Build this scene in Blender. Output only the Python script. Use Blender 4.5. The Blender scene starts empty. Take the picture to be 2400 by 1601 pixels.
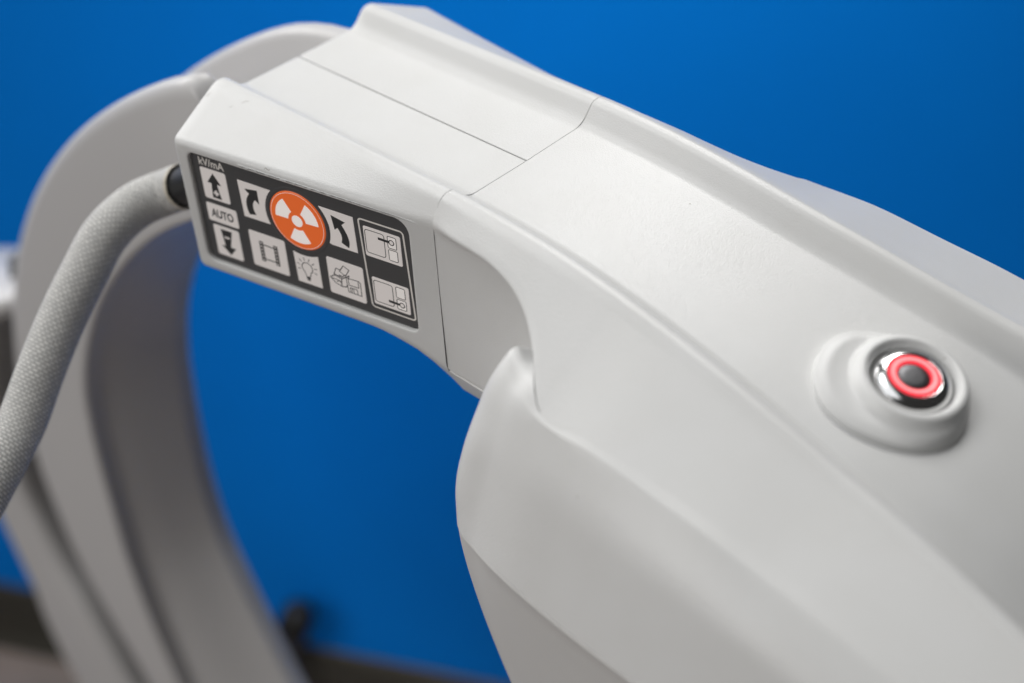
import bpy, bmesh, math, random
import numpy as np
from mathutils import Matrix, Vector

random.seed(4)
S = bpy.context.scene
COL = S.collection

# ------------------------------------------------------------------ camera
R = np.array([[0.7346320556, -0.4074735047, 0.5424768067],
              [0.6767939787, 0.4962135183, -0.5438033237],
              [-0.0475988786, 0.7666403899, 0.6403099713]])
CAM = np.array([0.25973151715, -0.27181261816, 0.23432771059])
cam = bpy.data.cameras.new('camera')
camo = bpy.data.objects.new('camera', cam)
COL.objects.link(camo)
M = Matrix.Identity(4)
for i in range(3):
    for j in range(3):
        M[i][j] = R[i][j]
    M[i][3] = CAM[i]
camo.matrix_world = M
cam.sensor_width = 36.0
cam.lens = 36.0 * 3333.0 / 2400.0
cam.clip_start = 0.02
cam.clip_end = 60
cam.dof.use_dof = True
cam.dof.focus_distance = 0.437
cam.dof.aperture_fstop = 5.0
cam.dof.aperture_blades = 0
S.camera = camo

# ------------------------------------------------------------------ room light
W = bpy.data.worlds.new('World')
S.world = W
W.use_nodes = True
bg = W.node_tree.nodes['Background']
bg.inputs[0].default_value = (1.0, 0.985, 0.96, 1)
bg.inputs[1].default_value = 0.03
S.view_settings.view_transform = 'Standard'
S.view_settings.look = 'None'
S.view_settings.exposure = 0
S.view_settings.gamma = 1
S.view_settings.use_curve_mapping = False


def area_lamp(loc, target, sx, sy, power, color=(1, 0.99, 0.975)):
    l = bpy.data.lights.new('ceiling_or_added_lamp', 'AREA')
    l.shape = 'RECTANGLE'
    l.size = sx
    l.size_y = sy
    l.energy = power
    l.color = color
    o = bpy.data.objects.new('ceiling_or_added_lamp', l)
    COL.objects.link(o)
    o.location = loc
    d = Vector(target) - Vector(loc)
    o.rotation_euler = d.to_track_quat('-Z', 'Y').to_euler()
    return o


area_lamp((-0.85, -0.10, 1.55), (-0.7, -0.1, 0), 0.8, 0.7, 6.5)
# bright panels beyond the head end of the machine
area_lamp((-2.2, 0.2, 1.0), (0, 0, 0), 1.2, 0.8, 10)
area_lamp((-2.4, -0.3, 0.55), (0, 0, 0), 1.2, 0.6, 10)
area_lamp((-2.6, 2.2, 1.65), (0, 0, 0), 0.9, 0.9, 8)
area_lamp((-0.75, 1.60, 1.75), (0.05, 0, 0), 0.9, 0.7, 30, (1, 0.99, 0.975))
# soft light of the white ceiling over the machine
area_lamp((-0.7, -0.6, 1.7), (-0.5, -0.5, 0), 2.2, 1.8, 14.4, (0.965, 0.985, 1))
# added fill lamp, low on the open side of the room
area_lamp((-0.65, -1.8, 0.6), (0, 0, -0.1), 1.2, 1.0, 13, (1, 0.975, 0.95))
# added unseen strip lamp that brightens the blue wall
wash = area_lamp((-0.19, 0.155, 0.95), (-0.19, 0.267, 0.0), 0.6, 0.10, 0.8, (1, 0.98, 0.96))
zc = Vector((0.454 * .18, -0.891 * .18, .97)).normalized()
xc = Vector((0.891, 0.454, 0)).normalized()
yc_ = zc.cross(xc)
wash.rotation_euler = Matrix((xc, yc_, zc)).transposed().to_euler()
wash.data.spread = math.radians(32)


# ------------------------------------------------------------------ materials
def mat(name, col, rough=0.5, metal=0.0, spec=0.5, emis=None, estr=0.0):
    m = bpy.data.materials.new(name)
    m.use_nodes = True
    b = m.node_tree.nodes['Principled BSDF']
    b.inputs['Base Color'].default_value = (*col, 1)
    b.inputs['Roughness'].default_value = rough
    b.inputs['Metallic'].default_value = metal
    b.inputs['Specular IOR Level'].default_value = spec
    if emis:
        b.inputs['Emission Color'].default_value = (*emis, 1)
        b.inputs['Emission Strength'].default_value = estr
    return m


def add_noise_bump(m, scale, strength, dist, detail=2.0, scale2=None, strength2=0.3):
    nt = m.node_tree
    N, L = nt.nodes, nt.links
    tc = N.new('ShaderNodeTexCoord')
    no = N.new('ShaderNodeTexNoise')
    no.inputs['Scale'].default_value = scale
    no.inputs['Detail'].default_value = detail
    no.inputs['Roughness'].default_value = 0.55
    L.new(tc.outputs['Object'], no.inputs['Vector'])
    bu = N.new('ShaderNodeBump')
    bu.inputs['Strength'].default_value = strength
    bu.inputs['Distance'].default_value = dist
    L.new(no.outputs['Fac'], bu.inputs['Height'])
    L.new(bu.outputs['Normal'], N['Principled BSDF'].inputs['Normal'])
    return no


def mix_color(m, scale, c1, c2, lo=0.4, hi=0.6, detail=4):
    nt = m.node_tree
    N, L = nt.nodes, nt.links
    tc = N.new('ShaderNodeTexCoord')
    no = N.new('ShaderNodeTexNoise')
    no.inputs['Scale'].default_value = scale
    no.inputs['Detail'].default_value = detail
    L.new(tc.outputs['Object'], no.inputs['Vector'])
    cr = N.new('ShaderNodeValToRGB')
    cr.color_ramp.elements[0].position = lo
    cr.color_ramp.elements[1].position = hi
    cr.color_ramp.elements[0].color = (*c1, 1)
    cr.color_ramp.elements[1].color = (*c2, 1)
    L.new(no.outputs['Fac'], cr.inputs['Fac'])
    L.new(cr.outputs['Color'], N['Principled BSDF'].inputs['Base Color'])
    return cr


WHITE = mat('white_textured_plastic', (0.765, 0.765, 0.755), 0.33, 0, 0.5)
mix_color(WHITE, 45, (0.758, 0.757, 0.745), (0.772, 0.772, 0.763))
add_noise_bump(WHITE, 2200, 0.36, 0.0003, 2.0)
RAILGREY = mat('grey_white_rail_paint', (0.63, 0.62, 0.615), 0.38, 0, 0.5)


def add_specks(m, scale, size):
    nt = m.node_tree
    N, L = nt.nodes, nt.links
    b = N['Principled BSDF']
    src = b.inputs['Base Color'].links[0].from_socket
    tc = N.new('ShaderNodeTexCoord')
    vo = N.new('ShaderNodeTexVoronoi')
    vo.inputs['Scale'].default_value = scale
    vo.inputs['Randomness'].default_value = 1.0
    L.new(tc.outputs['Object'], vo.inputs['Vector'])
    lt = N.new('ShaderNodeMath')
    lt.operation = 'LESS_THAN'
    lt.inputs[1].default_value = size
    L.new(vo.outputs['Distance'], lt.inputs[0])
    mx = N.new('ShaderNodeMix')
    mx.data_type = 'RGBA'
    L.new(lt.outputs[0], mx.inputs[0])
    L.new(src, mx.inputs[6])
    mx.inputs[7].default_value = (.38, .36, .32, 1)
    L.new(mx.outputs[2], b.inputs['Base Color'])


add_specks(WHITE, 55, 0.016)
WHITE2 = mat('white_satin_plastic', (0.75, 0.745, 0.73), 0.34, 0, 0.5)
mix_color(WHITE2, 30, (0.74, 0.735, 0.72), (0.765, 0.76, 0.745))
add_noise_bump(WHITE2, 1200, 0.12, 0.0003, 2.0)
PANEL = mat('charcoal_keypad_film', (0.085, 0.085, 0.088), 0.38, 0, 0.4)
add_noise_bump(PANEL, 2600, 0.15, 0.0002)
KEY = mat('pale_key_film_added_glow', (0.70, 0.655, 0.63), 0.40, 0, 0.4, (1.0, 0.93, 0.90), 0.20)  # added glow makes the keys brighter, no backlight is known
KEYL = mat('lighter_key_print', (0.78, 0.74, 0.71), 0.40, 0, 0.4, (1.0, 0.94, 0.91), 0.25)  # lighter print, lifted by the same added glow as the keys
INK = mat('dark_key_ink', (0.045, 0.046, 0.048), 0.45, 0, 0.4)
PRINT = mat('panel_print_added_glow', (0.66, 0.63, 0.59), 0.45, 0, 0.4, (1.0, 0.94, 0.88), 0.12)  # faint added glow on frame line and lettering
ORANGE = mat('orange_button_film', (0.74, 0.145, 0.030), 0.38, 0, 0.4, (1.0, 0.165, 0.03), 0.30)  # added glow brightens the orange film
CHROME = mat('polished_steel', (0.78, 0.78, 0.78), 0.15, 1.0)
STEEL = mat('brushed_dark_steel', (0.13, 0.13, 0.135), 0.42, 1.0)
RED_CORE = mat('lit_red_core', (0.5, 0.05, 0.05), 0.4, 0, 0.5, (1.0, 0.30, 0.31), 1.15)
RED_EDGE = mat('lit_red_edge', (0.5, 0.02, 0.03), 0.4, 0, 0.5, (1.0, 0.025, 0.05), 0.9)
RUBBER = mat('black_ferrule_plastic', (0.02, 0.02, 0.021), 0.42, 0, 0.4)
BLACK = mat('black_rubber', (0.008, 0.008, 0.008), 0.5, 0, 0.4)
GROOVE_DARK = mat('dark_groove_shade', (0.075, 0.076, 0.076), 0.5, 0, 0.4)  # dark colour stands for the shaded gap between rail and carriage
BLUE = mat('blue_wall_paint', (0.0, 0.243, 0.88), 0.8, 0, 0.08)
mix_color(BLUE, 6, (0.0, 0.239, 0.865), (0.0, 0.247, 0.89))
add_noise_bump(BLUE, 160, 0.1, 0.002)
COVE = mat('dark_cove_base', (0.05, 0.046, 0.036), 0.55, 0, 0.4)
FLOOR = mat('grey_brown_floor', (0.17, 0.14, 0.12), 0.5, 0, 0.4)
mix_color(FLOOR, 7, (0.25, 0.22, 0.195), (0.37, 0.30, 0.265), 0.35, 0.65)


def braid_material():
    m = mat('braided_grey_sleeve', (0.5, 0.49, 0.46), 0.6, 0, 0.35)
    nt = m.node_tree
    N, L = nt.nodes, nt.links
    uv = N.new('ShaderNodeUVMap')
    uv.uv_map = 'UVMap'
    mp = N.new('ShaderNodeMapping')
    mp.vector_type = 'TEXTURE'
    L.new(uv.outputs['UV'], mp.inputs['Vector'])
    br = N.new('ShaderNodeTexBrick')
    br.offset = 0.5
    br.inputs['Color1'].default_value = (0.80, 0.79, 0.76, 1)
    br.inputs['Color2'].default_value = (0.66, 0.655, 0.635, 1)
    br.inputs['Mortar'].default_value = (0.23, 0.226, 0.22, 1)
    br.inputs['Scale'].default_value = 1.0
    br.inputs['Mortar Size'].default_value = 0.19
    br.inputs['Mortar Smooth'].default_value = 0.5
    br.inputs['Brick Width'].default_value = 2.1
    br.inputs['Row Height'].default_value = 1.25
    L.new(mp.outputs['Vector'], br.inputs['Vector'])
    L.new(br.outputs['Color'], N['Principled BSDF'].inputs['Base Color'])
    inv = N.new('ShaderNodeMath')
    inv.operation = 'SUBTRACT'
    inv.inputs[0].default_value = 1.0
    L.new(br.outputs['Fac'], inv.inputs[1])
    bu = N.new('ShaderNodeBump')
    bu.inputs['Strength'].default_value = 0.8
    bu.inputs['Distance'].default_value = 0.0006
    L.new(inv.outputs[0], bu.inputs['Height'])
    L.new(bu.outputs['Normal'], N['Principled BSDF'].inputs['Normal'])
    return m


BRAID = braid_material()


# ------------------------------------------------------------------ helpers
def empty(name, loc, label, cat, group=None):
    o = bpy.data.objects.new(name, None)
    COL.objects.link(o)
    o.location = loc
    o.empty_display_size = 0.02
    o['label'] = label
    o['category'] = cat
    if group:
        o['group'] = group
    return o


def base_of(parent):
    v = np.zeros(3)
    while parent is not None:
        v += np.array(parent.location)
        parent = parent.parent
    return v


class MB:
    """vertices and faces of one mesh, faces may carry a material slot"""
    def __init__(self):
        self.v, self.f, self.mi, self.sm = [], [], [], []

    def add(self, verts, faces, mi=0, smooth=True):
        k = len(self.v)
        self.v += [tuple(map(float, p)) for p in verts]
        for f in faces:
            self.f.append([k + i for i in f])
            self.mi.append(mi)
            self.sm.append(smooth)

    def grid(self, G, closed_v=False, closed_u=False, mi=0, flip=False, smooth=True):
        G = np.asarray(G, float)
        n, m = G.shape[:2]
        faces = []
        for i in range(n if closed_u else n - 1):
            for j in range(m if closed_v else m - 1):
                a, b = i * m + j, i * m + (j + 1) % m
                c, d = ((i + 1) % n) * m + (j + 1) % m, ((i + 1) % n) * m + j
                faces.append([a, d, c, b] if flip else [a, b, c, d])
        self.add(G.reshape(-1, 3), faces, mi, smooth)

    def mirror(self):
        k = len(self.v)
        self.v += [(x, -y, z) for x, y, z in self.v]
        for f, a, b in list(zip(self.f, self.mi, self.sm)):
            self.f.append([k + i for i in reversed(f)])
            self.mi.append(a)
            self.sm.append(b)

    def build(self, name, mats, parent=None, weld=None, label=None, normals=True):
        o0 = base_of(parent)
        me = bpy.data.meshes.new(name)
        me.from_pydata([tuple(np.array(p) - o0) for p in self.v], [], self.f)
        if not isinstance(mats, (list, tuple)):
            mats = [mats]
        for m in mats:
            me.materials.append(m)
        me.polygons.foreach_set('material_index', self.mi)
        me.polygons.foreach_set('use_smooth', self.sm)
        if weld or normals:
            bm = bmesh.new()
            bm.from_mesh(me)
            if weld:
                bmesh.ops.remove_doubles(bm, verts=bm.verts, dist=weld)
            if normals:
                bmesh.ops.recalc_face_normals(bm, faces=bm.faces)
            bm.to_mesh(me)
            bm.free()
        me.update()
        o = bpy.data.objects.new(name, me)
        COL.objects.link(o)
        if parent:
            o.parent = parent
        if label:
            o['label'] = label
        return o


def fillet(P, T, k=5):
    """polyline (n,3) with tangent lengths T at its inner corners -> smooth polyline of fixed count"""
    P = [np.asarray(p, float) for p in P]
    out = [P[0]]
    for i in range(1, len(P) - 1):
        a, b, c = P[i - 1], P[i], P[i + 1]
        la, lc = np.linalg.norm(a - b), np.linalg.norm(c - b)
        t = T[i]
        ta, tc_ = min(t, 0.48 * la), min(t, 0.48 * lc)
        p0 = b + (a - b) / max(la, 1e-9) * ta
        p1 = b + (c - b) / max(lc, 1e-9) * tc_
        for q in np.linspace(0, 1, k + 1):
            out.append((1 - q) ** 2 * p0 + 2 * q * (1 - q) * b + q * q * p1)
    out.append(P[-1])
    return np.array(out)


def catmull(P, per, closed=False):
    """centripetal-ish spline through points, `per` samples for each span"""
    P = np.asarray(P, float)
    n = len(P)
    if closed:
        Q = np.vstack([P[-1], P, P[0], P[1]])
    else:
        Q = np.vstack([2 * P[0] - P[1], P, 2 * P[-1] - P[-2]])
    out = []
    spans = n if closed else n - 1
    for i in range(spans):
        p0, p1, p2, p3 = Q[i], Q[i + 1], Q[i + 2], Q[i + 3]
        d1, d2, d3 = [max(np.linalg.norm(b - a) ** 0.5, 1e-6) for a, b in ((p0, p1), (p1, p2), (p2, p3))]
        m1 = ((p1 - p0) / d1 - (p2 - p0) / (d1 + d2) + (p2 - p1) / d2) * d2
        m2 = ((p2 - p1) / d2 - (p3 - p1) / (d2 + d3) + (p3 - p2) / d3) * d2
        for t in np.linspace(0, 1, per + 1)[:-1]:
            t2, t3 = t * t, t * t * t
            out.append((2 * t3 - 3 * t2 + 1) * p1 + (t3 - 2 * t2 + t) * m1 + (-2 * t3 + 3 * t2) * p2 + (t3 - t2) * m2)
    if not closed:
        out.append(P[-1])
    return np.array(out)


def curve1(xs, ys):
    """smooth 1-D interpolation (cubic Hermite, monotone-limited)"""
    xs, ys = np.asarray(xs, float), np.asarray(ys, float)
    d = np.diff(ys) / np.diff(xs)
    m = np.empty(len(xs))
    m[0], m[-1] = d[0], d[-1]
    for i in range(1, len(xs) - 1):
        m[i] = 0 if d[i - 1] * d[i] <= 0 else 2 * d[i - 1] * d[i] / (d[i - 1] + d[i])

    def f(x):
        x = np.asarray(x, float)
        i = np.clip(np.searchsorted(xs, x) - 1, 0, len(xs) - 2)
        h = xs[i + 1] - xs[i]
        t = (x - xs[i]) / h
        return ((2 * t**3 - 3 * t**2 + 1) * ys[i] + (t**3 - 2 * t**2 + t) * h * m[i]
                + (-2 * t**3 + 3 * t**2) * ys[i + 1] + (t**3 - t**2) * h * m[i + 1])
    return f


# ------------------------------------------------------------------ setting
FZ = -1.10
mb = MB()
mb.grid([[(-6, -6, FZ), (-6, 6, FZ)], [(6, -6, FZ), (6, 6, FZ)]])
fl = mb.build('floor', FLOOR)
fl['kind'] = 'structure'

wd = np.array([0.891, 0.454, 0.0])           # along the wall
wn = np.array([0.454, -0.891, 0.0])          # towards the camera
w0 = np.array([-0.5983, 0.2605, 0.0])


def wall_box(mb, off0, off1, z0, z1, a=-2.6, b=2.8):
    P = []
    for off in (off0, off1):
        for z in (z0, z1):
            for t in (a, b):
                p = w0 + wd * t + wn * off
                P.append((p[0], p[1], z))
    mb.add(P, [[0, 1, 3, 2], [4, 6, 7, 5], [0, 4, 5, 1], [2, 3, 7, 6], [0, 2, 6, 4], [1, 5, 7, 3]], smooth=False)


wall = empty('blue_wall', tuple(w0 + np.array([0, 0, FZ])), 'plain blue painted wall with a dark base strip behind the machine', 'wall')
mb = MB()
wall_box(mb, -0.06, 0.0, FZ, 0.05)
mb.build('wall_panel', BLUE, wall)
mb = MB()
G = []
for t in (-2.6, 2.8):
    p = w0 + wd * t
    prof = [(0.0005, -0.998), (0.003, -0.9975), (0.006, -1.0), (0.007, -1.01), (0.0075, -1.07), (0.012, -1.085), (0.022, FZ + 0.003)]
    G.append([(p[0] + wn[0] * a, p[1] + wn[1] * a, z) for a, z in prof])
mb.grid(G)
mb.build('cove_base', COVE, wall)

# small black peg leaning up in front of the wall
pa, pb = np.array([-0.6575, 0.197, FZ]), np.array([-0.5765, 0.238, -0.897])
st = empty('black_peg', tuple(pa), 'small blurred black leaning peg at the foot of the blue wall', 'peg')
mb = MB()
pt = (pb - pa) / np.linalg.norm(pb - pa)
q1 = np.cross(pt, [0, 0, 1.0])
q1 /= np.linalg.norm(q1)
q2 = np.cross(pt, q1)
LL = np.linalg.norm(pb - pa)
prof = [(0.0, 0.0), (.016, 0.0), (.012, .01), (.011, LL - .085), (.0165, LL - .075), (.018, LL - .05), (.0175, LL - .012), (.013, LL - .002), (0.0, LL)]
mb.grid([[pa + pt * h + (q1 * math.cos(a) + q2 * math.sin(a)) * r for r, h in prof] for a in np.linspace(0, 2 * math.pi, 25)[:-1]], closed_u=True)
mb.build('peg_shaft', BLACK, st, weld=1e-6)

# ------------------------------------------------------------------ the machine
MACH = empty('x_ray_machine', (0.2, 0.0, FZ),
             'white C-shaped X-ray machine with grey keypad and red-lit round button', 'x-ray machine')

zl = curve1([-.11, 0, .02, .04, .06, .08, .10, .12, .14, .16, .18, .22, .3, .46],
            [0, 0, -.0009, -.0027, -.0056, -.0092, -.0131, -.0174, -.0219, -.0260, -.0305, -.041, -.068, -.14])
wl = curve1([-.11, 0, .04, .06, .08, .10, .12, .14, .16, .18, .22, .3, .46],
            [.036, .036, .0362, .0366, .0374, .0387, .0402, .0422, .0443, .047, .053, .066, .09])
dip = curve1([-.2, .135, .155, .175, .195, .22, .30, .46], [0, 0, .0012, .0046, .0108, .0210, .045, .07])
deg = curve1([0, .045, .060, .070, .085, .105, .13, .17, .46], [36, 32, 30.6, 28.6, 25.0, 22.8, 19.4, 17.2, 16])

# keypad / head side plane
PN = np.array([0.21339758945, 0.005225126, 0])
_az, _el, _ro = PN
n_ = np.array([math.sin(_az) * math.cos(_el), -math.cos(_az) * math.cos(_el), math.sin(_el)])
h_ = np.array([math.cos(_az), math.sin(_az), 0])
v_ = np.cross(n_, h_)
_ro = -0.01075403
PU = math.cos(_ro) * h_ + math.sin(_ro) * v_
PW = np.cross(n_, PU)
P0 = np.array([-0.09207847, -0.06164982, -0.05005202])


def side_y(x, z):
    return P0[1] + (n_[0] * (x - P0[0]) + n_[2] * (z - P0[2])) / (-n_[1])


# --- left head: two covers meeting along the top seam -----------------------
zB = curve1([-.12, -.05, -.028, -.0135, 0, .02], [-.0567, -.0572, -.0576, -.0593, -.0640, -.070])
zE = curve1([-.12, 0, .02], [-.0050, -.0072, -.0076])
XR = -0.00007


def head_profile(s, far):
    """control polyline and fillets of one half section at s (0 = free end, 1 = seam)"""
    xi = -0.108 + (XR + 0.108) * s
    xo = -0.0975 + (XR + 0.0975) * s
    if not far:
        ze, zb = float(zE(xo)), float(zB(xo))
        ye = side_y(xo, ze)
        yb = side_y(xo, zb)
    else:
        ze, zb = float(zE(xo)) - 0.0006, float(zB(xo))
        ye = -(0.0428 + 0.118 * -xo)
        yb = ye + 0.0
    k = min(1.0, max(0.0, (xo + 0.026) / 0.026))
    yc = (1 - k) * (yb + 0.009) + k * (-0.0348)
    zc = (1 - k) * (zb - 0.004) + k * (-0.0788)
    P = [(xi, -0.00028, -0.0075), (xi, -0.00028, -0.0062), (xi, -0.0262, -0.0059), (xi, -0.0318, 0.0001), (xi, -0.0350, 0.0004), (xi, -0.0378, -0.0008),
         (xo, ye, ze), (xo, yb, zb), (xo, yc, zc), (xo, 0.0, zc - 0.002)]
    T = [0, 0.00025, 0.0034, 0.0018, 0.0014, 0.0017, 0.0022, 0.0030, 0.003, 0]
    return P, T


KF = 6
NS = 25
ss = np.linspace(0, 1, NS)


def cap_rows(rows):
    """rows: sections ordered from the free end; adds rounded end rows in front"""
    r0 = rows[0]
    c = r0.mean(0)
    out = []
    for q in (1.0, 0.66, 0.33):
        a = q * math.pi / 2
        r = 0.0012
        inn = r * (1 - math.cos(a))
        d = c - r0
        d[:, 0] = 0
        d = d / np.maximum(np.linalg.norm(d, axis=1, keepdims=True), 1e-6)
        p = r0 + d * inn
        p[:, 0] -= r * math.sin(a)
        out.append(p)
    return out


# recess outline in panel millimetres -> world
def pw(u, w, h=0.0):
    return P0 + PU * (u * 1e-3) + PW * (w * 1e-3) + n_ * (h * 1e-3)


def rrect(u0, w0_, u1, w1, radii, k=6):
    """rounded rectangle outline, corner radii BL, BR, TR, TL, counter-clockwise"""
    out = []
    cs = [((u0, w0_), radii[0], 180), ((u1, w0_), radii[1], 270), ((u1, w1), radii[2], 0), ((u0, w1), radii[3], 90)]
    for (cx, cy), r, a0 in cs:
        x = cx + (r if cx == u0 else -r)
        y = cy + (r if cy == w0_ else -r)
        for q in range(k + 1):
            a = math.radians(a0 + 90 * q / k)
            out.append((x + r * math.cos(a), y + r * math.sin(a)))
    return out


PANEL_BOX = (-1.5, -1.7, 83.9, 40.6)
PANEL_RAD = (3.0, 1.8, 4.6, 2.2)
REC = 1.3   # recess depth, mm

near_rows = [fillet(*head_profile(s, False), KF) for s in ss]
far_rows = [fillet(*head_profile(s, True), KF) for s in ss]
# indices along the profile: each inner corner gives KF+1 points
iE1 = 1 + 6 * (KF + 1) - 1           # last point of the bevel-edge fillet (corner 6)
iB0 = 1 + 6 * (KF + 1)               # first point of the bottom-edge fillet (corner 7)

mb = MB()
G = np.array(cap_rows(near_rows) + near_rows)
mb.grid(G[:, :iE1 + 1])
mb.grid(G[:, iB0:])
nc = 3
# side face with the recess: outer loop -> inner loop
top = G[nc:, iE1]
bot = G[nc:, iB0]
mb.grid(np.stack([G[:nc + 1, iE1], G[:nc + 1, iB0]], 1))
NSD = 10
left = [top[0] + (bot[0] - top[0]) * t for t in np.linspace(0, 1, NSD + 1)]
right = [top[-1] + (bot[-1] - top[-1]) * t for t in np.linspace(0, 1, NSD + 1)]
outer = list(bot[:-1]) + list(right[::-1][:-1]) + list(top[::-1][:-1]) + list(left[:-1])
outer = np.array(outer)


def project_uw(p):
    d = p - P0
    return np.array([d @ PU, d @ PW]) * 1e3


def inner_loop(grow):
    u0, w0_, u1, w1 = PANEL_BOX
    pts = rrect(u0 - grow, w0_ - grow, u1 + grow, w1 + grow, [r + grow for r in PANEL_RAD], 8)
    pts = np.array(pts + [pts[0]])
    seg = np.linalg.norm(np.diff(pts, axis=0), axis=1)
    L = np.concatenate([[0], np.cumsum(seg)])
    # start at the bottom-left so that it matches the outer loop, sample by arc share per side
    def at(l):
        l = l % L[-1]
        return np.array([np.interp(l, L, pts[:, 0]), np.interp(l, L, pts[:, 1])])
    # corner mid-lengths
    k = 8
    mids = [L[i * (k + 1) + k // 2] for i in range(4)]
    res = []
    counts = [NS - 1, NSD, NS - 1, NSD]
    for i in range(4):
        a, b = mids[i], mids[(i + 1) % 4]
        if b <= a:
            b += L[-1]
        for q in range(counts[i] * 3):
            res.append(at(a + (b - a) * q / (counts[i] * 3)))
    return np.array(res)


outer3 = []
for i in range(len(outer)):
    a, b = outer[i], outer[(i + 1) % len(outer)]
    for q in range(3):
        outer3.append(a + (b - a) * q / 3)
outer3 = np.array(outer3)
loops = [outer3]
i2 = inner_loop(1.6)
loops.append(np.array([pw(*p, 0) for p in i2]))
for grow, h in ((1.1, 0.0), (0.72, -0.10), (0.50, -0.35), (0.42, -0.8), (0.35, -REC - 0.25)):
    loops.append(np.array([pw(*p, h) for p in inner_loop(grow)]))
# outer loop lies in the (almost) same plane
mb.grid(np.array(loops), closed_v=True)
mb.add(G[0], [list(range(G.shape[1]))], smooth=False)
near_cover = mb.build('head_cover', WHITE, MACH, weld=2e-6,
                      label='near half of the head cover, carrying the keypad')

mb = MB()
G = np.array(cap_rows(far_rows) + far_rows)
mb.grid(G)
mb.add(G[0], [list(range(G.shape[1]))], smooth=False)
mb.v = [(x, -y, z) for x, y, z in mb.v]
mb.build('head_cover', WHITE, MACH, weld=2e-6, label='far half of the head cover beyond the top seam')

# --- right body: channel top, lips, bevels, neck and swollen body ------------
K1x = [0, .0125, .0236, .034, .0433, .0510, .0570, .0622, .0665]
K1y = [.0418, .0448, .0456, .0476, .0512, .0564, .0620, .0665, .0690]
Ey = curve1(K1x + [.071, .085, .105, .13, .16, .20, .26, .34, .46],
            K1y + [.0698, .0690, .0686, .0686, .0692, .0715, .078, .089, .108])


def bevel_z(x, y):
    return zl(x) - np.tan(np.radians(deg(x))) * (np.abs(y) - wl(x))


K1z = curve1(K1x, [-.0073, -.0070, -.0075, -.0095, -.0127, -.0165, -.0202, -.0231, float(bevel_z(.0665, .0690))])


def edge(x):
    y = float(Ey(x))
    z = float(K1z(x)) if x < .0665 else float(bevel_z(x, y))
    return (x, -y, z)


def edge_in(x):
    e = np.array(edge(x))
    q = max(0.0, min(1.0, (.0655 - x) / .03))
    w, z = float(wl(x)), float(zl(x))
    a = np.array((x, -(w + .0022), z - .0009))
    return e + (a - e) * (q * .42)


mb = MB()
xs = np.concatenate([np.linspace(0.00010, .07, 40), np.linspace(.072, .46, 90)])
rows = []
for x in xs:
    z, w = float(zl(x)), float(wl(x))
    b = w - .036
    dp = float(dip(x))
    P = [(x, 0, z - .0062 - dp), (x, -(.0262 + b), z - .0059 - dp), (x, -(.0318 + b), z + .0001), (x, -(.0350 + b), z + .0004), (x, -(.0378 + b), z - .0008), edge_in(x)]
    rows.append(fillet(P, [0, .0026, .0014, .0010, .0012, 0], KF))
rows = np.array(rows)
# bevel strip subdivided for clean shading
mb.grid(rows)
# seam end lip going down into the joint
mb.grid(np.array([rows[0] + np.array([5e-6, 0, -5e-6]), rows[0] + np.array([5e-6, 0, -0.0025])]), smooth=False)
# neck wall below the overhanging bevel edge
nx = np.linspace(0.00001, .0655, 40)
rows = []
for x in nx:
    e = np.array(edge(x))
    k = min(1, x / .03)
    q = max(0.0, 1 - max(0.0, x - .048) / .0175)
    yn = -.0415 + .0008 * k
    P = [edge_in(x), e, (x, yn + (.0006 - .0004 * (1 - k)) * q + (e[1] - yn) * (1 - q), e[2] - .0034 * q - .0002), (x, yn, -.030), (x, -.0413 + .0010 * k, float(zB(0)) - .00045 - .03 * x), (x, -.0405, float(zB(0)) - .0012 - .03 * x), (x, -.0409, float(zB(0)) - .0018 - .03 * x),
         (x, -.0348, -.0790), (x, 0, -.0832)]
    rows.append(fillet(P, [0, .0040, .002, .01, .0004, .0003, .0003, .003, 0], KF))
mb.grid(np.array(rows))
mb.grid(np.array([rows[0] + np.array([5e-6, 5e-6, 0]), rows[0] + np.array([5e-6, .002, 0])]), smooth=False)

# body levels: columns run from the front centre round the nose and along the side
cx = [None] * 13
LV = {}
LV['in'] = [(.0490, -.015, -.048), (.0490, -.0410, -.040), (.0485, -.0520, -.0226), (.0562, -.0596, -.0222), (.069, -.069, -.02)]
LV['top'] = [(.0450, -.010, -.049), (.0455, -.0445, -.0390), (.0456, -.0568, -.0200), (.0560, -.0640, -.0224), (.069, -.0708, -.02)]
LV['k2'] = [(.0390, -.005, -.050), (.0400, -.0460, -.0430), (.0422, -.0638, -.0290), (.055, -.0690, -.0279), (.069, -.0709, -.0272)]
LV['k3'] = [(.0330, 0, -.055), (.0336, -.048, -.054), (.0392, -.0722, -.0485), (.054, -.0748, -.0415), (.069, -.0775, -.0395)]
LV['bulge'] = [(.0300, 0, -.066), (.0306, -.052, -.066), (.0364, -.0756, -.0655), (.052, -.0795, -.0600), (.067, -.0826, -.0580)]
LV['k4'] = [(.0300, 0, -.082), (.0306, -.054, -.082), (.0370, -.0766, -.0808), (.050, -.0828, -.0775), (.065, -.0868, -.0752)]
sx = [.085, .105, .13, .16, .20, .26, .34, .46]
k2y = [.0717, .0721, .0728, .0736, .0758, .0825, .094, .114]
k3 = [(.0791, -.0399), (.0805, -.0401), (.0819, -.0405), (.0834, -.0432), (.0852, -.0505), (.0885, -.073), (.100, -.104), (.120, -.165)]
k4 = [(.0893, -.0750), (.0909, -.0744), (.0923, -.0742), (.0937, -.0760), (.0957, -.081), (.1015, -.097), (.112, -.126), (.131, -.186)]
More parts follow.
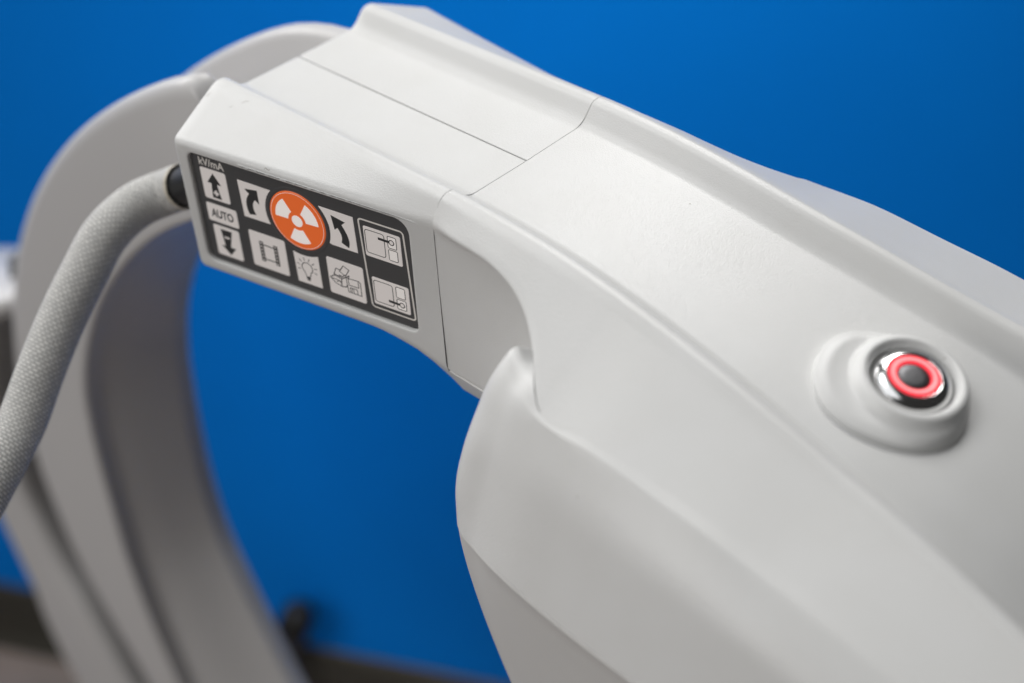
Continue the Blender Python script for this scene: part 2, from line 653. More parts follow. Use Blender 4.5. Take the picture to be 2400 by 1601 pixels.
for i, x in enumerate(sx):
    y = -float(Ey(x))
    LV['in'].append((x, y, float(bevel_z(x, y))))
    ym = .5 * (y - k2y[i])
    LV['top'].append((x, ym, float(bevel_z(x, ym))))
    LV['k2'].append((x, -k2y[i], float(bevel_z(x, k2y[i]))))
    LV['k3'].append((x, -k3[i][0], k3[i][1]))
    LV['bulge'].append((x, -(.55 * k3[i][0] + .45 * k4[i][0]) - .0006, .5 * (k3[i][1] + k4[i][1])))
    LV['k4'].append((x, -k4[i][0], k4[i][1]))
order = ['in', 'top', 'k2', 'k3', 'bulge', 'k4']
PER = 12
lines = {k: catmull(LV[k], PER) for k in order}
for key in ('in', 'top', 'k2'):
    A = lines[key]
    for p in A:
        t = min(1.0, max(0.0, (p[0] - .050) / .0150))
        t = t * t * (3 - 2 * t)
        if t > 0:
            if key == 'in':
                p[1] = (1 - t) * p[1] - t * float(Ey(p[0]))
            p[2] = (1 - t) * p[2] + t * float(bevel_z(p[0], p[1]))
ncol = len(lines['in'])
rows = []
for c in range(ncol):
    P = [lines[k][c] for k in order]
    rows.append(fillet(P, [0, .0026, .0060, .0062, .012, 0], 8))
mb.grid(np.array(rows))
mb.mirror()
housing = mb.build('arm_housing', WHITE, MACH, weld=1e-6, label='swollen curved arm cover with a recessed channel along its top')

# lower cover under the body, with its own rounded lip
mb = MB()
K4 = lines['k4']
tan = np.gradient(K4, axis=0)
nrm = np.stack([tan[:, 1], -tan[:, 0], np.zeros(len(K4))], 1)   # points towards the outside
nrm /= np.maximum(np.linalg.norm(nrm, axis=1, keepdims=True), 1e-9)
sgn = np.sign(nrm[len(nrm) // 2][1])
nrm *= -sgn if sgn > 0 else 1
low1 = catmull([(.0315, 0, -.122), (.0318, -.050, -.122), (.0362, -.0698, -.121), (.050, -.0780, -.120), (.065, -.0815, -.120)] +
               [(x, -(b - .0045), z - .039) for x, (b, z) in zip(sx, k4)], PER)
low2 = catmull([(.0385, 0, -.166), (.0390, -.046, -.166), (.0452, -.0648, -.165), (.060, -.0745, -.163), (.074, -.0785, -.162)] +
               [(x + .006, -(b - .0080), z - .080) for x, (b, z) in zip(sx, k4)], PER)
low3 = catmull([(.075, 0, -.30), (.0755, -.038, -.30), (.081, -.056, -.30), (.095, -.066, -.30), (.108, -.071, -.30)] +
               [(x + .035, -(b - .015), z - .215) for x, (b, z) in zip(sx, k4)], PER)
up = np.array([0, 0, 1.0])
R_ = []
ramp = np.clip((K4[:, 0] - .036) / .022, 0.0, 1.0)[:, None]
ramp[:2 * PER] = 0
for off, dz in ((-.0030, -.0006), (-.0006, -.0006), (-.0001, -.0012), (.0001, -.0020), (-.0001, -.0028), (-.0006, -.0036), (-.0009, -.0048)):
    R_.append(K4 + nrm * (off if off < -.002 else -.0003 + (off + .0003) * ramp) + up * dz)
G = np.array(R_)
GL = []
for t in np.linspace(0, 1, 13)[1:]:
    a = R_[-1]
    GL.append((1 - t) ** 2 * a + 2 * t * (1 - t) * (2 * low1 - .5 * a - .5 * low2) + t * t * low2)
for t in np.linspace(0, 1, 6)[1:]:
    GL.append((1 - t) * low2 + t * low3)
mb.grid(np.concatenate([G, np.array(GL)]))
mb.mirror()
mb.build('underside_cover', WHITE2, MACH, weld=1e-6, label='underside cover with a thin rounded lip along its upper edge')

# --- C-shaped rail -----------------------------------------------------------
CC = np.array([0.0653, -0.4444])
tho = [100, 110, 112, 114, 116, 118, 150, 160, 165, 171, 176, 181, 185, 190, 200, 215, 240]
ro_ = curve1(tho, [.455, .468, .4715, .4755, .4775, .478, .478, .478, .4775, .474, .468, .4605, .450, .436, .42, .41, .405])
thi = [100, 122, 137, 145, 152, 157, 162, 167, 174, 180, 189, 200, 215, 240]
ri_n = curve1(thi, [.424, .424, .420, .417, .413, .406, .398, .391, .385, .380, .374, .37, .368, .365])
ri_f = curve1(thi, [.424, .424, .418, .411, .400, .390, .381, .373, .361, .346, .328, .315, .31, .31])


def cpt(th, r, y):
    a = math.radians(th)
    return (CC[0] + r * math.cos(a), y, CC[1] + r * math.sin(a))


carc = None


def c_section(th, part, cut=0.0):
    ro, rn, rf = float(ro_(th)), float(ri_n(th)), float(ri_f(th))
    ch = ro - .026
    ro -= cut
    if part == 'near':
        P = [(rn, -.019), (rn + .0005, -.030), (ro, -.030), (ro, -.0185), (ch - .004, -.0182)]
        T = [0, .003, .0072, .005, 0]
    elif part == 'far':
        P = [(ch - .004, .0182), (ro, .0185), (ro, .030), (rf + .0005, .030), (rf, .019)]
        T = [0, .005, .0065, .003, 0]
    elif part == 'web':
        P = [(ch, -.0186), (ch, .0186)]
        T = [0, 0]
    else:
        P = [(rf, .0195), (rf + (rn - rf) * .35 - .0015, .008), (rf + (rn - rf) * .7 - .001, -.008), (rn, -.0195)]
        T = [0, .008, .008, 0]
    return fillet([cpt(th, r, y) for r, y in P], T, KF) if len(P) > 2 else np.array([cpt(th, r, y) for r, y in P])


c_root = None
for part, a0, name, lab in (('near', 115.2, 'side_plate', 'near side plate of the C rail'), ('far', 111.0, 'side_plate', 'far side plate of the C rail'),
                            ('web', 109.0, 'channel_floor', None), ('inner', 113.0, 'inner_band', None)):
    mb = MB()
    ths = np.linspace(a0, 240, 110)
    rows = [c_section(t, part) for t in ths]
    if part in ('near', 'far'):
        c = rows[0].mean(0)
        pre = []
        for q in (1.0, .6, .3):
            a = q * math.pi / 2
            r0 = rows[0]
            inn = .0045 * (1 - math.cos(a))
            d = c - r0
            d /= np.maximum(np.linalg.norm(d, axis=1, keepdims=True), 1e-6)
            p = r0 + d * np.minimum(inn, .9)
            p[:, 0] += .004 * math.sin(a)
            pre.append(p)
        mb.grid(np.array(pre + rows))
        mb.add(pre[0], [list(range(len(pre[0])))])
        if part == 'near':      # low plate carrying on to the head behind the notch in the rim
            mb.grid(np.array([c_section(t, 'near', .0085) for t in np.linspace(110.5, a0 + .4, 8)]))
    else:
        mb.grid(np.array(rows))
    if c_root is None:
        c_root = mb.build('c_rail', RAILGREY, MACH, weld=1e-6, label='out-of-focus C-shaped rail curving down behind the keypad')
    else:
        mb.build(name, RAILGREY, c_root, weld=1e-6, label=lab)

# --- keypad -------------------------------------------------------------------
H0 = -REC          # film surface height relative to the side plane, mm


def prism(mb, outline, h0, h1, mi=0, top_round=0.0, cap=True):
    """extruded outline in panel millimetres"""
    o = np.array(outline, float)
    n = len(o)
    c = o.mean(0)
    rings = [[pw(u, w, h0) for u, w in o], [pw(u, w, h1 - top_round) for u, w in o]]
    if top_round:
        d = c - o
        d = d / np.maximum(np.linalg.norm(d, axis=1, keepdims=True), 1e-6) * top_round * 1.6
        o2 = o + d
        rings.append([pw(u, w, h1) for u, w in o2])
    else:
        o2 = o
    mb.grid(np.array(rings), closed_v=True, mi=mi)
    mb.add([pw(u, w, h1) for u, w in o2], [list(range(n))], mi, smooth=False)


def flat(mb, outline, h, mi):
    mb.add([pw(u, w, h) for u, w in outline], [list(range(len(outline)))], mi, smooth=False)


def stroke(mb, pts, wd_, h, mi, closed=False):
    pts = [np.array(p, float) for p in pts]
    n = len(pts)
    for i in range(n if closed else n - 1):
        a, b = pts[i], pts[(i + 1) % n]
        d = b - a
        l = np.linalg.norm(d)
        if l < 1e-6:
            continue
        d /= l
        q = np.array([-d[1], d[0]]) * wd_ / 2
        e = d * wd_ * 0.35
        flat(mb, [a - e - q, b + e - q, b + e + q, a - e + q], h, mi)


def ring_outline(mb, outline, wd_, h, mi):
    o = np.array(outline, float)
    n = len(o)
    nx_, pv = np.roll(o, -1, 0), np.roll(o, 1, 0)
    t = nx_ - pv
    t /= np.maximum(np.linalg.norm(t, axis=1, keepdims=True), 1e-9)
    q = np.stack([-t[:, 1], t[:, 0]], 1) * wd_ / 2
    A, B = o - q, o + q
    mb.grid(np.array([[pw(*p, h) for p in A], [pw(*p, h) for p in B]]), closed_v=True, mi=mi, smooth=False)


mb = MB()
prism(mb, rrect(*PANEL_BOX, PANEL_RAD, 8), H0 - 0.6, H0, 0)
KP = mb.build('control_keypad', PANEL, MACH, label='recessed charcoal keypad with pale keys and one orange button')
KH = H0 + 0.16
IH = KH + 0.035


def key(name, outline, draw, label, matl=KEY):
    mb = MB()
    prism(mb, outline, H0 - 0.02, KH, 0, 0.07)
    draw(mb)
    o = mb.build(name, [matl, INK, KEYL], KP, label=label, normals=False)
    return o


def circ(cx_, cy_, r, a0=0, a1=360, k=24, ry=None):
    ry = ry or r
    full = abs(a1 - a0) >= 359.9
    aa = np.radians(np.linspace(a0, a1, k + (0 if full else 1), endpoint=not full))
    return [(cx_ + r * math.cos(a), cy_ + ry * math.sin(a)) for a in aa]


# up arrow with plus (outline split so that the plus shows the key colour)
def d_up(mb):
    flat(mb, [(6.7, 34.5), (3.7, 30.4), (5.4, 30.4), (5.15, 28.3), (8.0, 28.3), (7.75, 30.4), (9.5, 30.4)], IH, 1)
    x0, x1, y0, y1 = 4.95, 8.5, 24.9, 28.3
    cx_, cy_, s, t = 6.7, 26.75, .38, 1.15
    L = lambda y: 5.15 - .22 * (28.3 - y) / 3.4
    Rr = lambda y: 8.0 + .65 * (28.3 - y) / 3.4
    flat(mb, [(L(28.3), 28.3), (L(cy_ + t), cy_ + t), (Rr(cy_ + t), cy_ + t), (Rr(28.3), 28.3)], IH, 1)
    flat(mb, [(L(cy_ + t), cy_ + t), (L(cy_ + s), cy_ + s), (cx_ - s, cy_ + s), (cx_ - s, cy_ + t)], IH, 1)
    flat(mb, [(cx_ + s, cy_ + t), (cx_ + s, cy_ + s), (Rr(cy_ + s), cy_ + s), (Rr(cy_ + t), cy_ + t)], IH, 1)
    flat(mb, [(L(cy_ + s), cy_ + s), (L(cy_ - s), cy_ - s), (cx_ - t, cy_ - s), (cx_ - t, cy_ + s)], IH, 1)
    flat(mb, [(cx_ + t, cy_ + s), (cx_ + t, cy_ - s), (Rr(cy_ - s), cy_ - s), (Rr(cy_ + s), cy_ + s)], IH, 1)
    flat(mb, [(L(cy_ - s), cy_ - s), (L(cy_ - t), cy_ - t), (cx_ - s, cy_ - t), (cx_ - s, cy_ - s)], IH, 1)
    flat(mb, [(cx_ + s, cy_ - s), (cx_ + s, cy_ - t), (Rr(cy_ - t), cy_ - t), (Rr(cy_ - s), cy_ - s)], IH, 1)
    flat(mb, [(L(cy_ - t), cy_ - t), (L(24.7), 24.7), (Rr(24.7), 24.7), (Rr(cy_ - t), cy_ - t)], IH, 1)


key('key', rrect(1.4, 23.8, 12.1, 35.8, [.7] * 4, 3), d_up, 'key with an up arrow and plus sign')


def d_down(mb):
    # arrow tapering down to its head, with a minus sign left in the key colour
    Lx = lambda y: 6.2 - .9 * (y - 5.0) / 7.0
    Rx = lambda y: 8.4 + 1.7 * (y - 5.0) / 7.2
    flat(mb, [(Lx(12.1), 12.1), (Lx(9.4), 9.4), (Rx(9.4), 9.4), (Rx(12.1), 12.1)], IH, 1)
    flat(mb, [(Lx(9.4), 9.4), (Lx(8.6), 8.6), (6.5, 8.6), (6.5, 9.4)], IH, 1)
    flat(mb, [(8.5, 9.4), (8.5, 8.6), (Rx(8.6), 8.6), (Rx(9.4), 9.4)], IH, 1)
    flat(mb, [(Lx(8.6), 8.6), (Lx(5.0), 5.0), (Rx(5.0), 5.0), (Rx(8.6), 8.6)], IH, 1)
    flat(mb, [(4.5, 5.3), (7.9, 1.9), (10.7, 5.3)], IH + .003, 1)


key('key', rrect(2.2, .9, 13.2, 13.2, [.7] * 4, 3), d_down, 'key with a down arrow and minus sign')


def text_on_panel(txt, u0, w0_, u1, w1, h, bold=0.0):
    cu = bpy.data.curves.new('txt', 'FONT')
    cu.body = txt
    cu.offset = bold
    ob = bpy.data.objects.new('txt', cu)
    COL.objects.link(ob)
    dg = bpy.context.evaluated_depsgraph_get()
    me = bpy.data.meshes.new_from_object(ob.evaluated_get(dg))
    vs = np.array([v.co[:2] for v in me.vertices])
    fs = [list(p.vertices) for p in me.polygons]
    lo, hi = vs.min(0), vs.max(0)
    vs = (vs - lo) / (hi - lo)
    bpy.data.objects.remove(ob)
    bpy.data.curves.remove(cu)
    bpy.data.meshes.remove(me)
    return [pw(u0 + (u1 - u0) * a, w0_ + (w1 - w0_) * b, h) for a, b in vs], fs


def d_auto(mb):
    v, f = text_on_panel('AUTO', 2.7, 16.5, 12.1, 19.9, IH, 0.030)
    mb.add(v, f, 1, False)


key('key', rrect(1.0, 14.6, 13.9, 21.8, [.7] * 4, 3), d_auto, 'key marked AUTO')
OC = np.array([40.0, 26.5])


def concave(poly, r, corner_ids):
    return poly


def arc_between(r, a0, a1, k=10):
    return [(OC[0] + r * math.cos(math.radians(a)), OC[1] + r * math.sin(math.radians(a))) for a in np.linspace(a0, a1, k)]


RG = 12.9
# rotate-left key: right edge is scooped round the orange button
key_l = [(17.4, 21.2), (28.1, 21.3)] + [p for p in arc_between(RG, 203.5, 137.5)] + [(17.0, 35.3)]
key_l[2] = (28.2, 21.35)


def curved_arrow(mb, mir):
    if not mir:
        head = [(19.4, 32.6), (24.8, 33.4), (24.8, 28.0)]
        l = [(19.9, 22.7), (19.3, 25.0), (19.35, 27.4), (20.0, 29.3), (21.2, 31.2)]
        r = [(23.6, 29.6), (22.5, 28.2), (22.0, 26.6), (22.05, 25.0), (22.8, 23.3)]
    else:
        head = [(54.0, 33.4), (59.4, 32.2), (54.9, 28.0)]
        l = [(57.0, 23.7), (57.4, 25.6), (57.1, 27.3), (56.0, 29.3)]
        r = [(57.6, 31.2), (58.8, 29.2), (59.8, 27.0), (60.2, 24.7), (59.8, 22.4)]
    L2 = [tuple(p[:2]) for p in catmull(np.c_[np.array(l), np.zeros(len(l))], 5)]
    R2 = [tuple(p[:2]) for p in catmull(np.c_[np.array(r), np.zeros(len(r))], 5)]
    flat(mb, L2 + R2, IH, 1)
    flat(mb, head, IH + .003, 1)


key('key', key_l, lambda mb: curved_arrow(mb, False), 'key with a curved arrow turning right')
key_r = [(53.0, 21.55), (63.0, 21.5), (62.6, 35.2), (50.4, 35.2)] + arc_between(RG, 41.5, -22, 10)
key_r = [(53.0, 21.55), (63.0, 21.5), (62.6, 35.2)] + arc_between(RG, 43, -21, 12)
key('key', key_r, lambda mb: curved_arrow(mb, True), 'key with a curved arrow turning left')


def d_film(mb):
    u0, w0_, u1, w1 = 22.9, 5.0, 28.2, 12.2
    flat(mb, [(u0 - 1.15, w0_ - .5), (u0 + .5, w0_ - .5), (u0 + .5, w1 + .5), (u0 - 1.15, w1 + .5)], IH, 1)
    flat(mb, [(u1 - .5, w0_ - .5), (u1 + 1.15, w0_ - .5), (u1 + 1.15, w1 + .5), (u1 - .5, w1 + .5)], IH, 1)
    for k in range(6):
        w = w0_ + .15 + k * (w1 - w0_ - .3) / 5
        for x in (u0 - .62, u1 + .02):
            flat(mb, [(x, w - .28), (x + .6, w - .28), (x + .6, w + .28), (x, w + .28)], IH + .02, 0)
    stroke(mb, [(u0, w1 - .7), (u1, w1 - .7)], .45, IH, 1)
    stroke(mb, [(u0, w0_ + .7), (u1, w0_ + .7)], .45, IH, 1)


key('key', rrect(17.8, 1.6, 32.8, 16.0, [.7] * 4, 3), d_film, 'key with a strip of film on it')

arc_top = [p for p in arc_between(13.7, 253, 296.5, 10)][::-1]


def d_bulb(mb):
    pts = circ(41.0, 8.0, 2.15, -52, 232, 22)
    stroke(mb, pts, .32, IH, 1)
    stroke(mb, [pts[0], (41.75, 4.6)], .32, IH, 1)
    stroke(mb, [pts[-1], (40.25, 4.6)], .32, IH, 1)
    flat(mb, [(40.2, 3.4), (41.8, 3.4), (41.8, 4.5), (40.2, 4.5)], IH, 1)
    flat(mb, [(40.5, 2.8), (41.5, 2.8), (41.6, 3.3), (40.4, 3.3)], IH, 1)
    for a in range(-20, 201, 31):
        c_, s_ = math.cos(math.radians(a)), math.sin(math.radians(a))
        stroke(mb, [(41 + 3.0 * c_, 8 + 3.0 * s_), (41 + 4.1 * c_, 8 + 4.1 * s_)], .28, IH, 1)


key('key', [(36.4, 1.3), (46.3, 1.4)] + arc_top, d_bulb, 'key with a light bulb on it')


def d_print(mb):
    k = .30
    # printer drawn in outline
    stroke(mb, [(54.4, 11.5), (56.2, 14.2), (58.4, 13.2), (56.6, 10.2)], k, IH, 1, True)
    stroke(mb, [(54.9, 12.1), (53.1, 12.3), (52.0, 9.7), (54.9, 9.1), (56.5, 10.6)], k, IH, 1)
    stroke(mb, [(52.0, 9.7), (52.4, 9.2), (54.9, 8.5), (54.6, 5.4), (56.6, 5.8), (58.1, 10.8), (54.9, 8.5)], k * 1.15, IH, 1)
    stroke(mb, [(54.1, 9.8), (54.9, 9.65)], k * 1.5, IH, 1)
    stroke(mb, [(52.4, 9.3), (50.4, 8.0), (52.2, 6.2), (54.6, 5.4)], k * 1.15, IH, 1)
    stroke(mb, [(50.5, 7.6), (53.0, 7.7), (54.7, 7.3)], k, IH, 1)
    stroke(mb, [(52.9, 6.9), (53.9, 7.5), (54.7, 6.5)], k, IH, 1)
    # floppy disk, hiding the corner of the printer behind it
    flat(mb, [(56.8, 9.6), (57.2, 4.1), (62.4, 4.1), (62.4, 9.3), (61.8, 9.9)], IH + .006, 0)
    stroke(mb, [(56.8, 9.6), (57.2, 4.1), (62.4, 4.1), (62.4, 9.3), (61.8, 9.9)], k, IH + .010, 1, True)
    stroke(mb, [(57.6, 9.6), (57.7, 7.0), (61.5, 7.1), (61.5, 9.7)], k, IH + .010, 1)
    stroke(mb, [(58.1, 4.2), (58.0, 6.1), (60.7, 6.2), (60.9, 4.2)], k, IH + .010, 1)
    stroke(mb, [(58.65, 4.3), (58.65, 5.7), (59.35, 5.7), (59.35, 4.3)], k * .9, IH + .010, 1)


key('key', rrect(49.6, 1.4, 64.0, 15.9, [.7] * 4, 3), d_print, 'key with a printer and a floppy disk on it')


def d_screen(low):
    def d(mb):
        if not low:
            a, b, c_ = (66.8, 23.5, 74.0, 32.3), (75.3, 27.95, 78.5, 32.4), (75.3, 23.2, 78.6, 27.3)
            key_c, hx = (76.7, 30.2), 72.0
        else:
            a, b, c_ = (67.9, 4.4, 75.1, 12.9), (76.4, 8.85, 79.8, 13.1), (76.4, 4.3, 79.9, 8.2)
            key_c, hx = (78.3, 6.2), 73.5
        for bx, r in ((a, .9), (b, .5), (c_, .5)):
            o = rrect(*bx, [r] * 4, 4)
            if bx is not a:
                flat(mb, o, IH - .015, 2)
            ring_outline(mb, o, .26, IH, 1)
        stroke(mb, [(hx, key_c[1] + .05), (key_c[0] - .9, key_c[1])], .95, IH + .01, 1)
        ring_outline(mb, circ(*key_c, .92), .34, IH + .014, 1)
        flat(mb, circ(*key_c, .76), IH + .012, 0)
    return d


key('key', rrect(66.2, 22.0, 80.1, 33.4, [.6] * 4, 3), d_screen(False), 'upper screen key, joystick drawn in its top square')
key('key', rrect(67.3, 3.2, 81.3, 14.0, [.6] * 4, 3), d_screen(True), 'lower screen key, joystick drawn in its bottom square')

# frame and kV/mA print on the film
mb = MB()
ring_outline(mb, [(a + (b - 1.6) * .045 * 0 + (35.5 - b) * .05, b) for a, b in rrect(64.6, 1.6, 81.3, 35.6, [1.2] * 4, 5)], .62, H0 + .05, 0)
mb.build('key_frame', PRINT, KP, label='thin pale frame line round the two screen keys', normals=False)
mb = MB()
v, f = text_on_panel('kV/mA', 1.5, 36.7, 12.0, 39.7, H0 + .05, 0.016)
mb.add(v, f, 0, False)
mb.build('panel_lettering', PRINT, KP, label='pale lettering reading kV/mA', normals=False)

# orange exposure button with the three-bladed radiation sign
mb = MB()
rr = 10.75
prof = [(12.5, H0 + .01), (12.25, H0 + .10), (11.9, H0 + .16), (11.55, H0 + .12), (11.2, H0 + .02)]
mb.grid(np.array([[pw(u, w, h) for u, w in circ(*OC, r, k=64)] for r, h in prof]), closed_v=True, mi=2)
prof = [(11.05, H0 - .02), (rr, H0 + .18), (rr - .3, H0 + .30)]
mb.grid(np.array([[pw(u, w, h) for u, w in circ(*OC, r, k=64)] for r, h in prof]), closed_v=True)
flat(mb, circ(*OC, rr - .3, k=64), H0 + .30, 0)
mb.grid(np.array([[pw(u, w, H0 + .315) for u, w in circ(*OC, r, k=64)] for r in (rr - .42, rr - .30)]), closed_v=True, mi=1, smooth=False)
OH = H0 + .34
flat(mb, circ(*OC, 2.15, k=32), OH, 1)
for a in (32, 152, 272):
    inner = circ(*OC, 3.5, a - 29, a + 29, 10)
    outer_ = circ(*OC, 8.6, a + 29, a - 29, 14)
    flat(mb, inner + outer_, OH, 1)
mb.build('exposure_button', [ORANGE, mat('pale_button_print', (0.78, 0.73, 0.70), .4, 0, .4, (1.0, 0.93, 0.89), 0.36), PANEL], KP,  # pale sign print carries an added glow too
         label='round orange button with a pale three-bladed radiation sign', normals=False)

# --- red-lit round power button -------------------------------------------------
BC = np.array([0.1362, 0.0031, -0.0219])
bt, ba = math.radians(12), math.radians(-8)
BN = np.array([math.sin(bt) * math.cos(ba), math.sin(bt) * math.sin(ba), math.cos(bt)])
B1 = np.cross(np.array([0, 1.0, 0]), BN)
B1 /= np.linalg.norm(B1)
B2 = np.cross(BN, B1)
outl = np.array([[0.1146, -0.0129], [0.1212, -0.0196], [0.1280, -0.0217], [0.1345, -0.0214], [0.1433, -0.0180], [0.1494, -0.0126], [0.1532, -0.0042],
                 [0.1524, 0.005], [0.1496, 0.0108], [0.1440, 0.0165], [0.1362, 0.0192], [0.1297, 0.0190], [0.1232, 0.0166], [0.1190, 0.0146],
                 [0.1135, 0.0085], [0.1113, 0.0022], [0.1115, -0.0042]])
oc = np.array([0.1345, 0.0005])
dense = catmull(np.c_[outl, np.zeros(len(outl))], 16, closed=True)[:, :2]
NB = 72
ang = np.arctan2(dense[:, 1] - BC[1], dense[:, 0] - BC[0])
rad = np.hypot(dense[:, 1] - BC[1], dense[:, 0] - BC[0])
oi = np.argsort(ang)
aa = np.linspace(-math.pi, math.pi, NB, endpoint=False)
rb = np.interp(aa, np.r_[ang[oi] - 2 * math.pi, ang[oi], ang[oi] + 2 * math.pi], np.r_[rad[oi], rad[oi], rad[oi]])


def flat_z(x):
    return zl(x) - .0060 - dip(x)


def bpt(r, h, a):
    return BC + B1 * (r * math.cos(a)) + B2 * (r * math.sin(a)) + BN * h


# pad: outline wall, gently rising plateau, collar
cols = []
for k, a in enumerate(aa):
    o = np.array([BC[0] + rb[k] * math.cos(a), BC[1] + rb[k] * math.sin(a), 0])
    o[2] = float(flat_z(o[0]))
    c0 = bpt(.0157, -.0013, a)
    c1 = bpt(.0147, .0007, a)
    inward = (BC - o) * [1, 1, 0]
    inward /= np.linalg.norm(inward)
    gap = np.linalg.norm((o - c0)[:2])
    f = min(1.0, max(0.0, (gap - .0040) / .005))
    f = f * f * (3 - 2 * f)
    hp = .0019
    mid = o + inward * min(.0035, .55 * gap)
    pl_ = mid + np.array([0, 0, hp + .10 * (c0[2] - mid[2])])
    H = c0[2] - o[2]
    dxy = (c0 - o) * [1, 1, 0]
    zz = np.array([0, 0, 1.0])
    p1 = (1 - f) * (o + dxy * .12 + zz * .30 * H) + f * (o + zz * hp * .85 + inward * .0004)
    p2 = (1 - f) * (o + dxy * .40 + zz * .68 * H) + f * pl_
    p3 = (1 - f) * (o + dxy * .82 + zz * .96 * H) + f * (c0 + np.array([0, 0, -.0010]) - inward * .0010)
    p0 = o - np.array([0, 0, .0015])
    P = [p0, p1, p2, p3, c1, bpt(.0130, .0008, a), bpt(.0117, -.0008, a), bpt(.0113, -.0045, a)]
    cols.append(fillet(P, [0, .0009, .0016, .0010, .0009, .0006, .0005, 0], 5))
mb = MB()
mb.grid(np.array(cols), closed_u=True)
PB = mb.build('power_button', WHITE, MACH, weld=1e-7, label='red-lit round push button in a raised white collar')


def lathe(prof, n=72):
    return np.array([[bpt(r, h, a) for r, h in prof] for a in np.linspace(0, 2 * math.pi, n, endpoint=False)])


def smooth_prof(P, T, k=5):
    return [tuple(p[:2]) for p in fillet([(a, b, 0) for a, b in P], T, k)]


mb = MB()
mb.grid(lathe(smooth_prof([(.0113, -.0045), (.0112, -.0018), (.0106, -.0006), (.0089, .0008), (.0074, .0011), (.0071, .0005), (.0071, -.001)], [0, .0006, .0008, .0010, .0004, .0002, 0])), closed_u=True)
mb.build('steel_bezel', CHROME, PB, weld=1e-7)
mb = MB()
prof = [(.00705, -.0002), (.00702, .0007), (.0067, .00095), (.0063, .00105)]
mb.grid(lathe(prof), closed_u=True, mi=1)
mb.grid(lathe([(.0063, .00105), (.0057, .00105), (.0051, .0010)]), closed_u=True, mi=0)
mb.grid(lathe([(.0051, .0010), (.0047, .0008), (.0045, .0003)]), closed_u=True, mi=1)
mb.build('light_ring', [RED_CORE, RED_EDGE], PB, weld=1e-7, label='glowing red ring')
mb = MB()
mb.grid(lathe([(.0045, -.0002), (.00445, .0004), (.0041, .0006), (.0022, .00066), (.00001, .0007)]), closed_u=True)
mb.build('button_cap', STEEL, PB, weld=1e-7)

# ------------------------------------------------------------------ braided hose
HP = [[-.0985, -.0468, -.0275], [-.1075, -.0480, -.0325], [-.1165, -.0488, -.0380], [-.1245, -.0492, -.0425], [-.1303, -.0500, -.0459], [-.1364, -.0606, -.0489], [-.1368, -.0746, -.0533], [-.1336, -.0895, -.0621], [-.1299, -.1037, -.0716],
      [-.1245, -.1192, -.0824], [-.1188, -.1335, -.0928], [-.1136, -.1476, -.0998], [-.1088, -.1631, -.1076], [-.107, -.180, -.117], [-.108, -.20, -.13]]
HOSE = empty('cable_hose', HP[3], 'grey braided hose curving down and left from the end of the keypad head', 'hose')
path = catmull(HP, 40)
seg = np.linalg.norm(np.diff(path, axis=0), axis=1)
arc = np.r_[0, np.cumsum(seg)]
tg = np.gradient(path, axis=0)
tg /= np.linalg.norm(tg, axis=1, keepdims=True)
ref = np.array([0, 0, 1.0])
frames = []
for t in tg:
    ref = ref - t * (ref @ t)
    ref /= np.linalg.norm(ref)
    frames.append((ref.copy(), np.cross(t, ref)))


def tube(i0, i1, rfun, n=48, step=1):
    rows = []
    for i in range(i0, i1, step):
        r = rfun(arc[i])
        rows.append([path[i] + r * (math.cos(a) * frames[i][0] + math.sin(a) * frames[i][1]) for a in np.linspace(0, 2 * math.pi, n + 1)])
    return np.array(rows)


i_f = int(np.searchsorted(arc, arc[40 * 4] - .0122))
G = tube(0, i_f + 4, lambda s: .0073)
mb = MB()
mb.grid(G)
mb.build('ferrule', RUBBER, HOSE, weld=1e-7, label='glossy black collar at the head end')
s0 = arc[i_f]
G = tube(i_f, len(path), lambda s: .0083 - .0006 * math.exp(-(s - s0) / .0008))
nr, ncl = G.shape[:2]
me = bpy.data.meshes.new('sleeve')
o0 = np.array(HP[3])
me.from_pydata([tuple(p - o0) for p in G.reshape(-1, 3)], [], [[i * ncl + j, i * ncl + j + 1, (i + 1) * ncl + j + 1, (i + 1) * ncl + j] for i in range(nr - 1) for j in range(ncl - 1)])
uvl = me.uv_layers.new(name='UVMap')
circm = 2 * math.pi * .0079 * 1000
for poly in me.polygons:
    poly.use_smooth = True
    for li in poly.loop_indices:
        vi = me.loops[li].vertex_index
        i, j = divmod(vi, ncl)
        u = j / (ncl - 1) * 48.0
        v = arc[i_f + i] * 1000
        uvl.data[li].uv = (u, v + 0.25 * abs(((u / 6.0) % 2) - 1) * 6 * .0 + u * 0.2)
me.materials.append(BRAID)
so = bpy.data.objects.new('sleeve', me)
COL.objects.link(so)
so.parent = HOSE
# thin end band where the braid starts
G = tube(i_f - 2, i_f + 6, lambda s: .0084)
mb = MB()
mb.grid(G)
mb.build('sleeve_end_band', mat('cream_band', (.62, .56, .45), .6, 0, .3), HOSE, weld=1e-7)

# ------------------------------------------------------------------ carriage behind the rail
CAR = empty('rail_carriage', cpt(180, .53, 0), 'blurred grey carriage wrapped around the outer edge of the C rail', 'carriage')


def slant(th, r):
    return th + max(0.0, r - .482) * 110 * (225 - th) / (225 - 148)


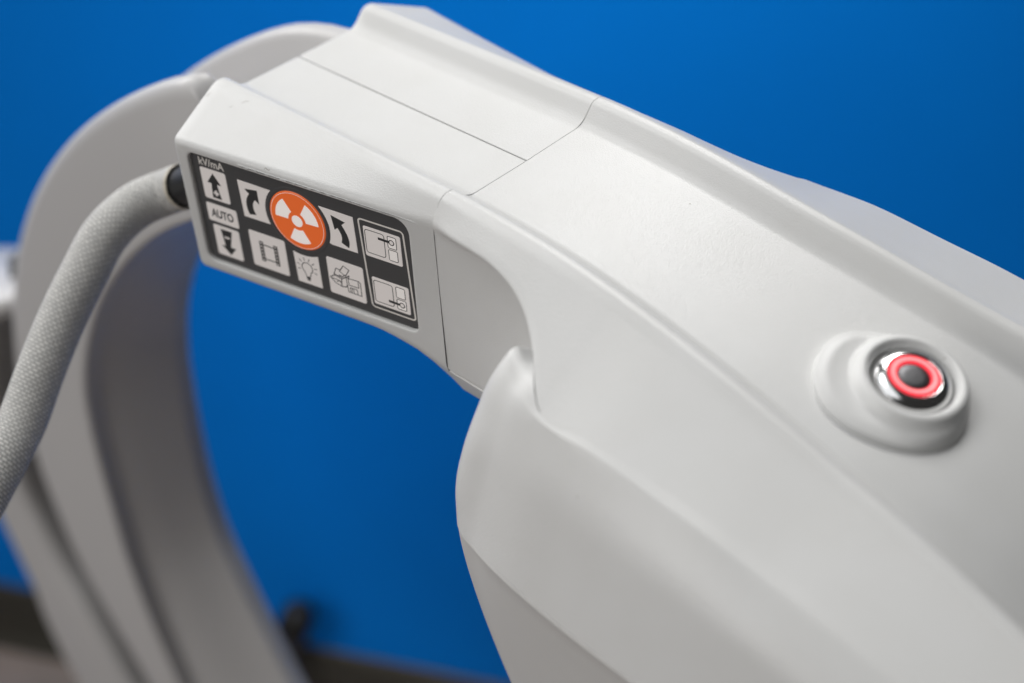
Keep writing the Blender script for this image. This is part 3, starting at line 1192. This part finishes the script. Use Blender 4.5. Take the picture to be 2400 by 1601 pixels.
b_in = curve1([140, 149, 160, 171, 176, 181, 185, 189, 195, 205, 220], [.512, .512, .512, .510, .506, .497, .488, .476, .466, .46, .458])
b_out = curve1([140, 160, 186, 190, 195, 205, 220], [.60, .595, .582, .592, .597, .59, .58])
mb = MB()
rows = []
for u_ in np.linspace(0, 1, 60):
    th = 156.2 + (225 - 156.2) * u_
    a, b = float(b_in(th)), float(b_out(th))
    P = [(a, .035), (a, -.030), (a + .012, -.036), (b - .03, -.036), (b, -.024), (b, .035)]
    rows.append(fillet([cpt(slant(th, r), r, y) for r, y in P], [0, .006, .010, .014, .012, 0], 6))
mb.grid(np.array(rows), closed_v=True)
mb.add(rows[0], [list(range(len(rows[0])))])
mb.build('carriage_shell', RAILGREY, CAR, weld=1e-6)
mb = MB()
rows = []
for th in np.linspace(155.0, 225, 60):
    a = float(b_in(th))
    ro = float(ro_(th)) + .0015
    rows.append([cpt(th, ro, .03), cpt(th, ro, -.006), cpt(th, a + .002, -.006), cpt(th, a + .002, .03)])
mb.grid(np.array(rows), closed_v=True, smooth=False)
mb.add(rows[0], [[0, 1, 2, 3]], smooth=False)
mb.build('groove_shade_strip', GROOVE_DARK, CAR, weld=1e-6)
mb = MB()
rows = []
for th, e in ((153.3, .006), (153.6, .002), (154.1, 0), (155.0, 0), (155.6, .002), (155.9, .006)):
    a, b = .482, .60
    P = [(a + e, .03), (a + e, -.026 + e), (a + .008, -.034 + e), (b - .01, -.034 + e), (b, -.02), (b, .03)]
    rows.append(fillet([cpt(slant(th, r), r, y) for r, y in P], [0, .006, .006, .006, .006, 0], 4))
mb.grid(np.array(rows), closed_v=True)
mb.add(rows[0], [list(range(len(rows[0])))])
mb.add(rows[-1], [list(range(len(rows[-1])))])
mb.build('carriage_end_cap', RAILGREY, CAR, weld=1e-6)

# ------------------------------------------------------------------ wear on the head
SCUFF = mat('grey_scuff', (.42, .40, .36), .6, 0, .3)
marks = [([(-0.10547, -0.04265, -0.00169), (-0.10556, -0.04145, -0.00146), (-0.10564, -0.04025, -0.00123)], (0, -.19, .98), .00022),
         ([(-0.09374, -0.04243, -0.00175), (-0.09349, -0.0417, -0.0016), (-0.09307, -0.04111, -0.00148)], (0, -.21, .98), .00018),
         ([(-0.09148, -0.03887, -0.00098), (-0.09093, -0.03763, -0.00063), (-0.08956, -0.03669, -0.00033)], (0, -.29, .96), .00018),
         ([(-0.06207, -0.05467, -0.00683), (-0.06181, -0.05425, -0.00629), (-0.06104, -0.05424, -0.00648), (-0.0602, -0.05408, -0.00654), (-0.06031, -0.05373, -0.00611)], (.19, -.82, .54), .00020)]
for pts, nv, wdt in marks:
    mb = MB()
    pts = catmull(np.array(pts), 5)
    nv = np.array(nv)
    t = np.gradient(pts, axis=0)
    q = np.cross(nv, t)
    q /= np.linalg.norm(q, axis=1, keepdims=True)
    tp = np.sin(np.linspace(.25, math.pi - .25, len(pts)))[:, None] * wdt / 2
    mb.grid(np.stack([pts - q * tp, pts + nv * .00004, pts + q * tp], 1))
    mb.build('scuff_mark', SCUFF, near_cover)
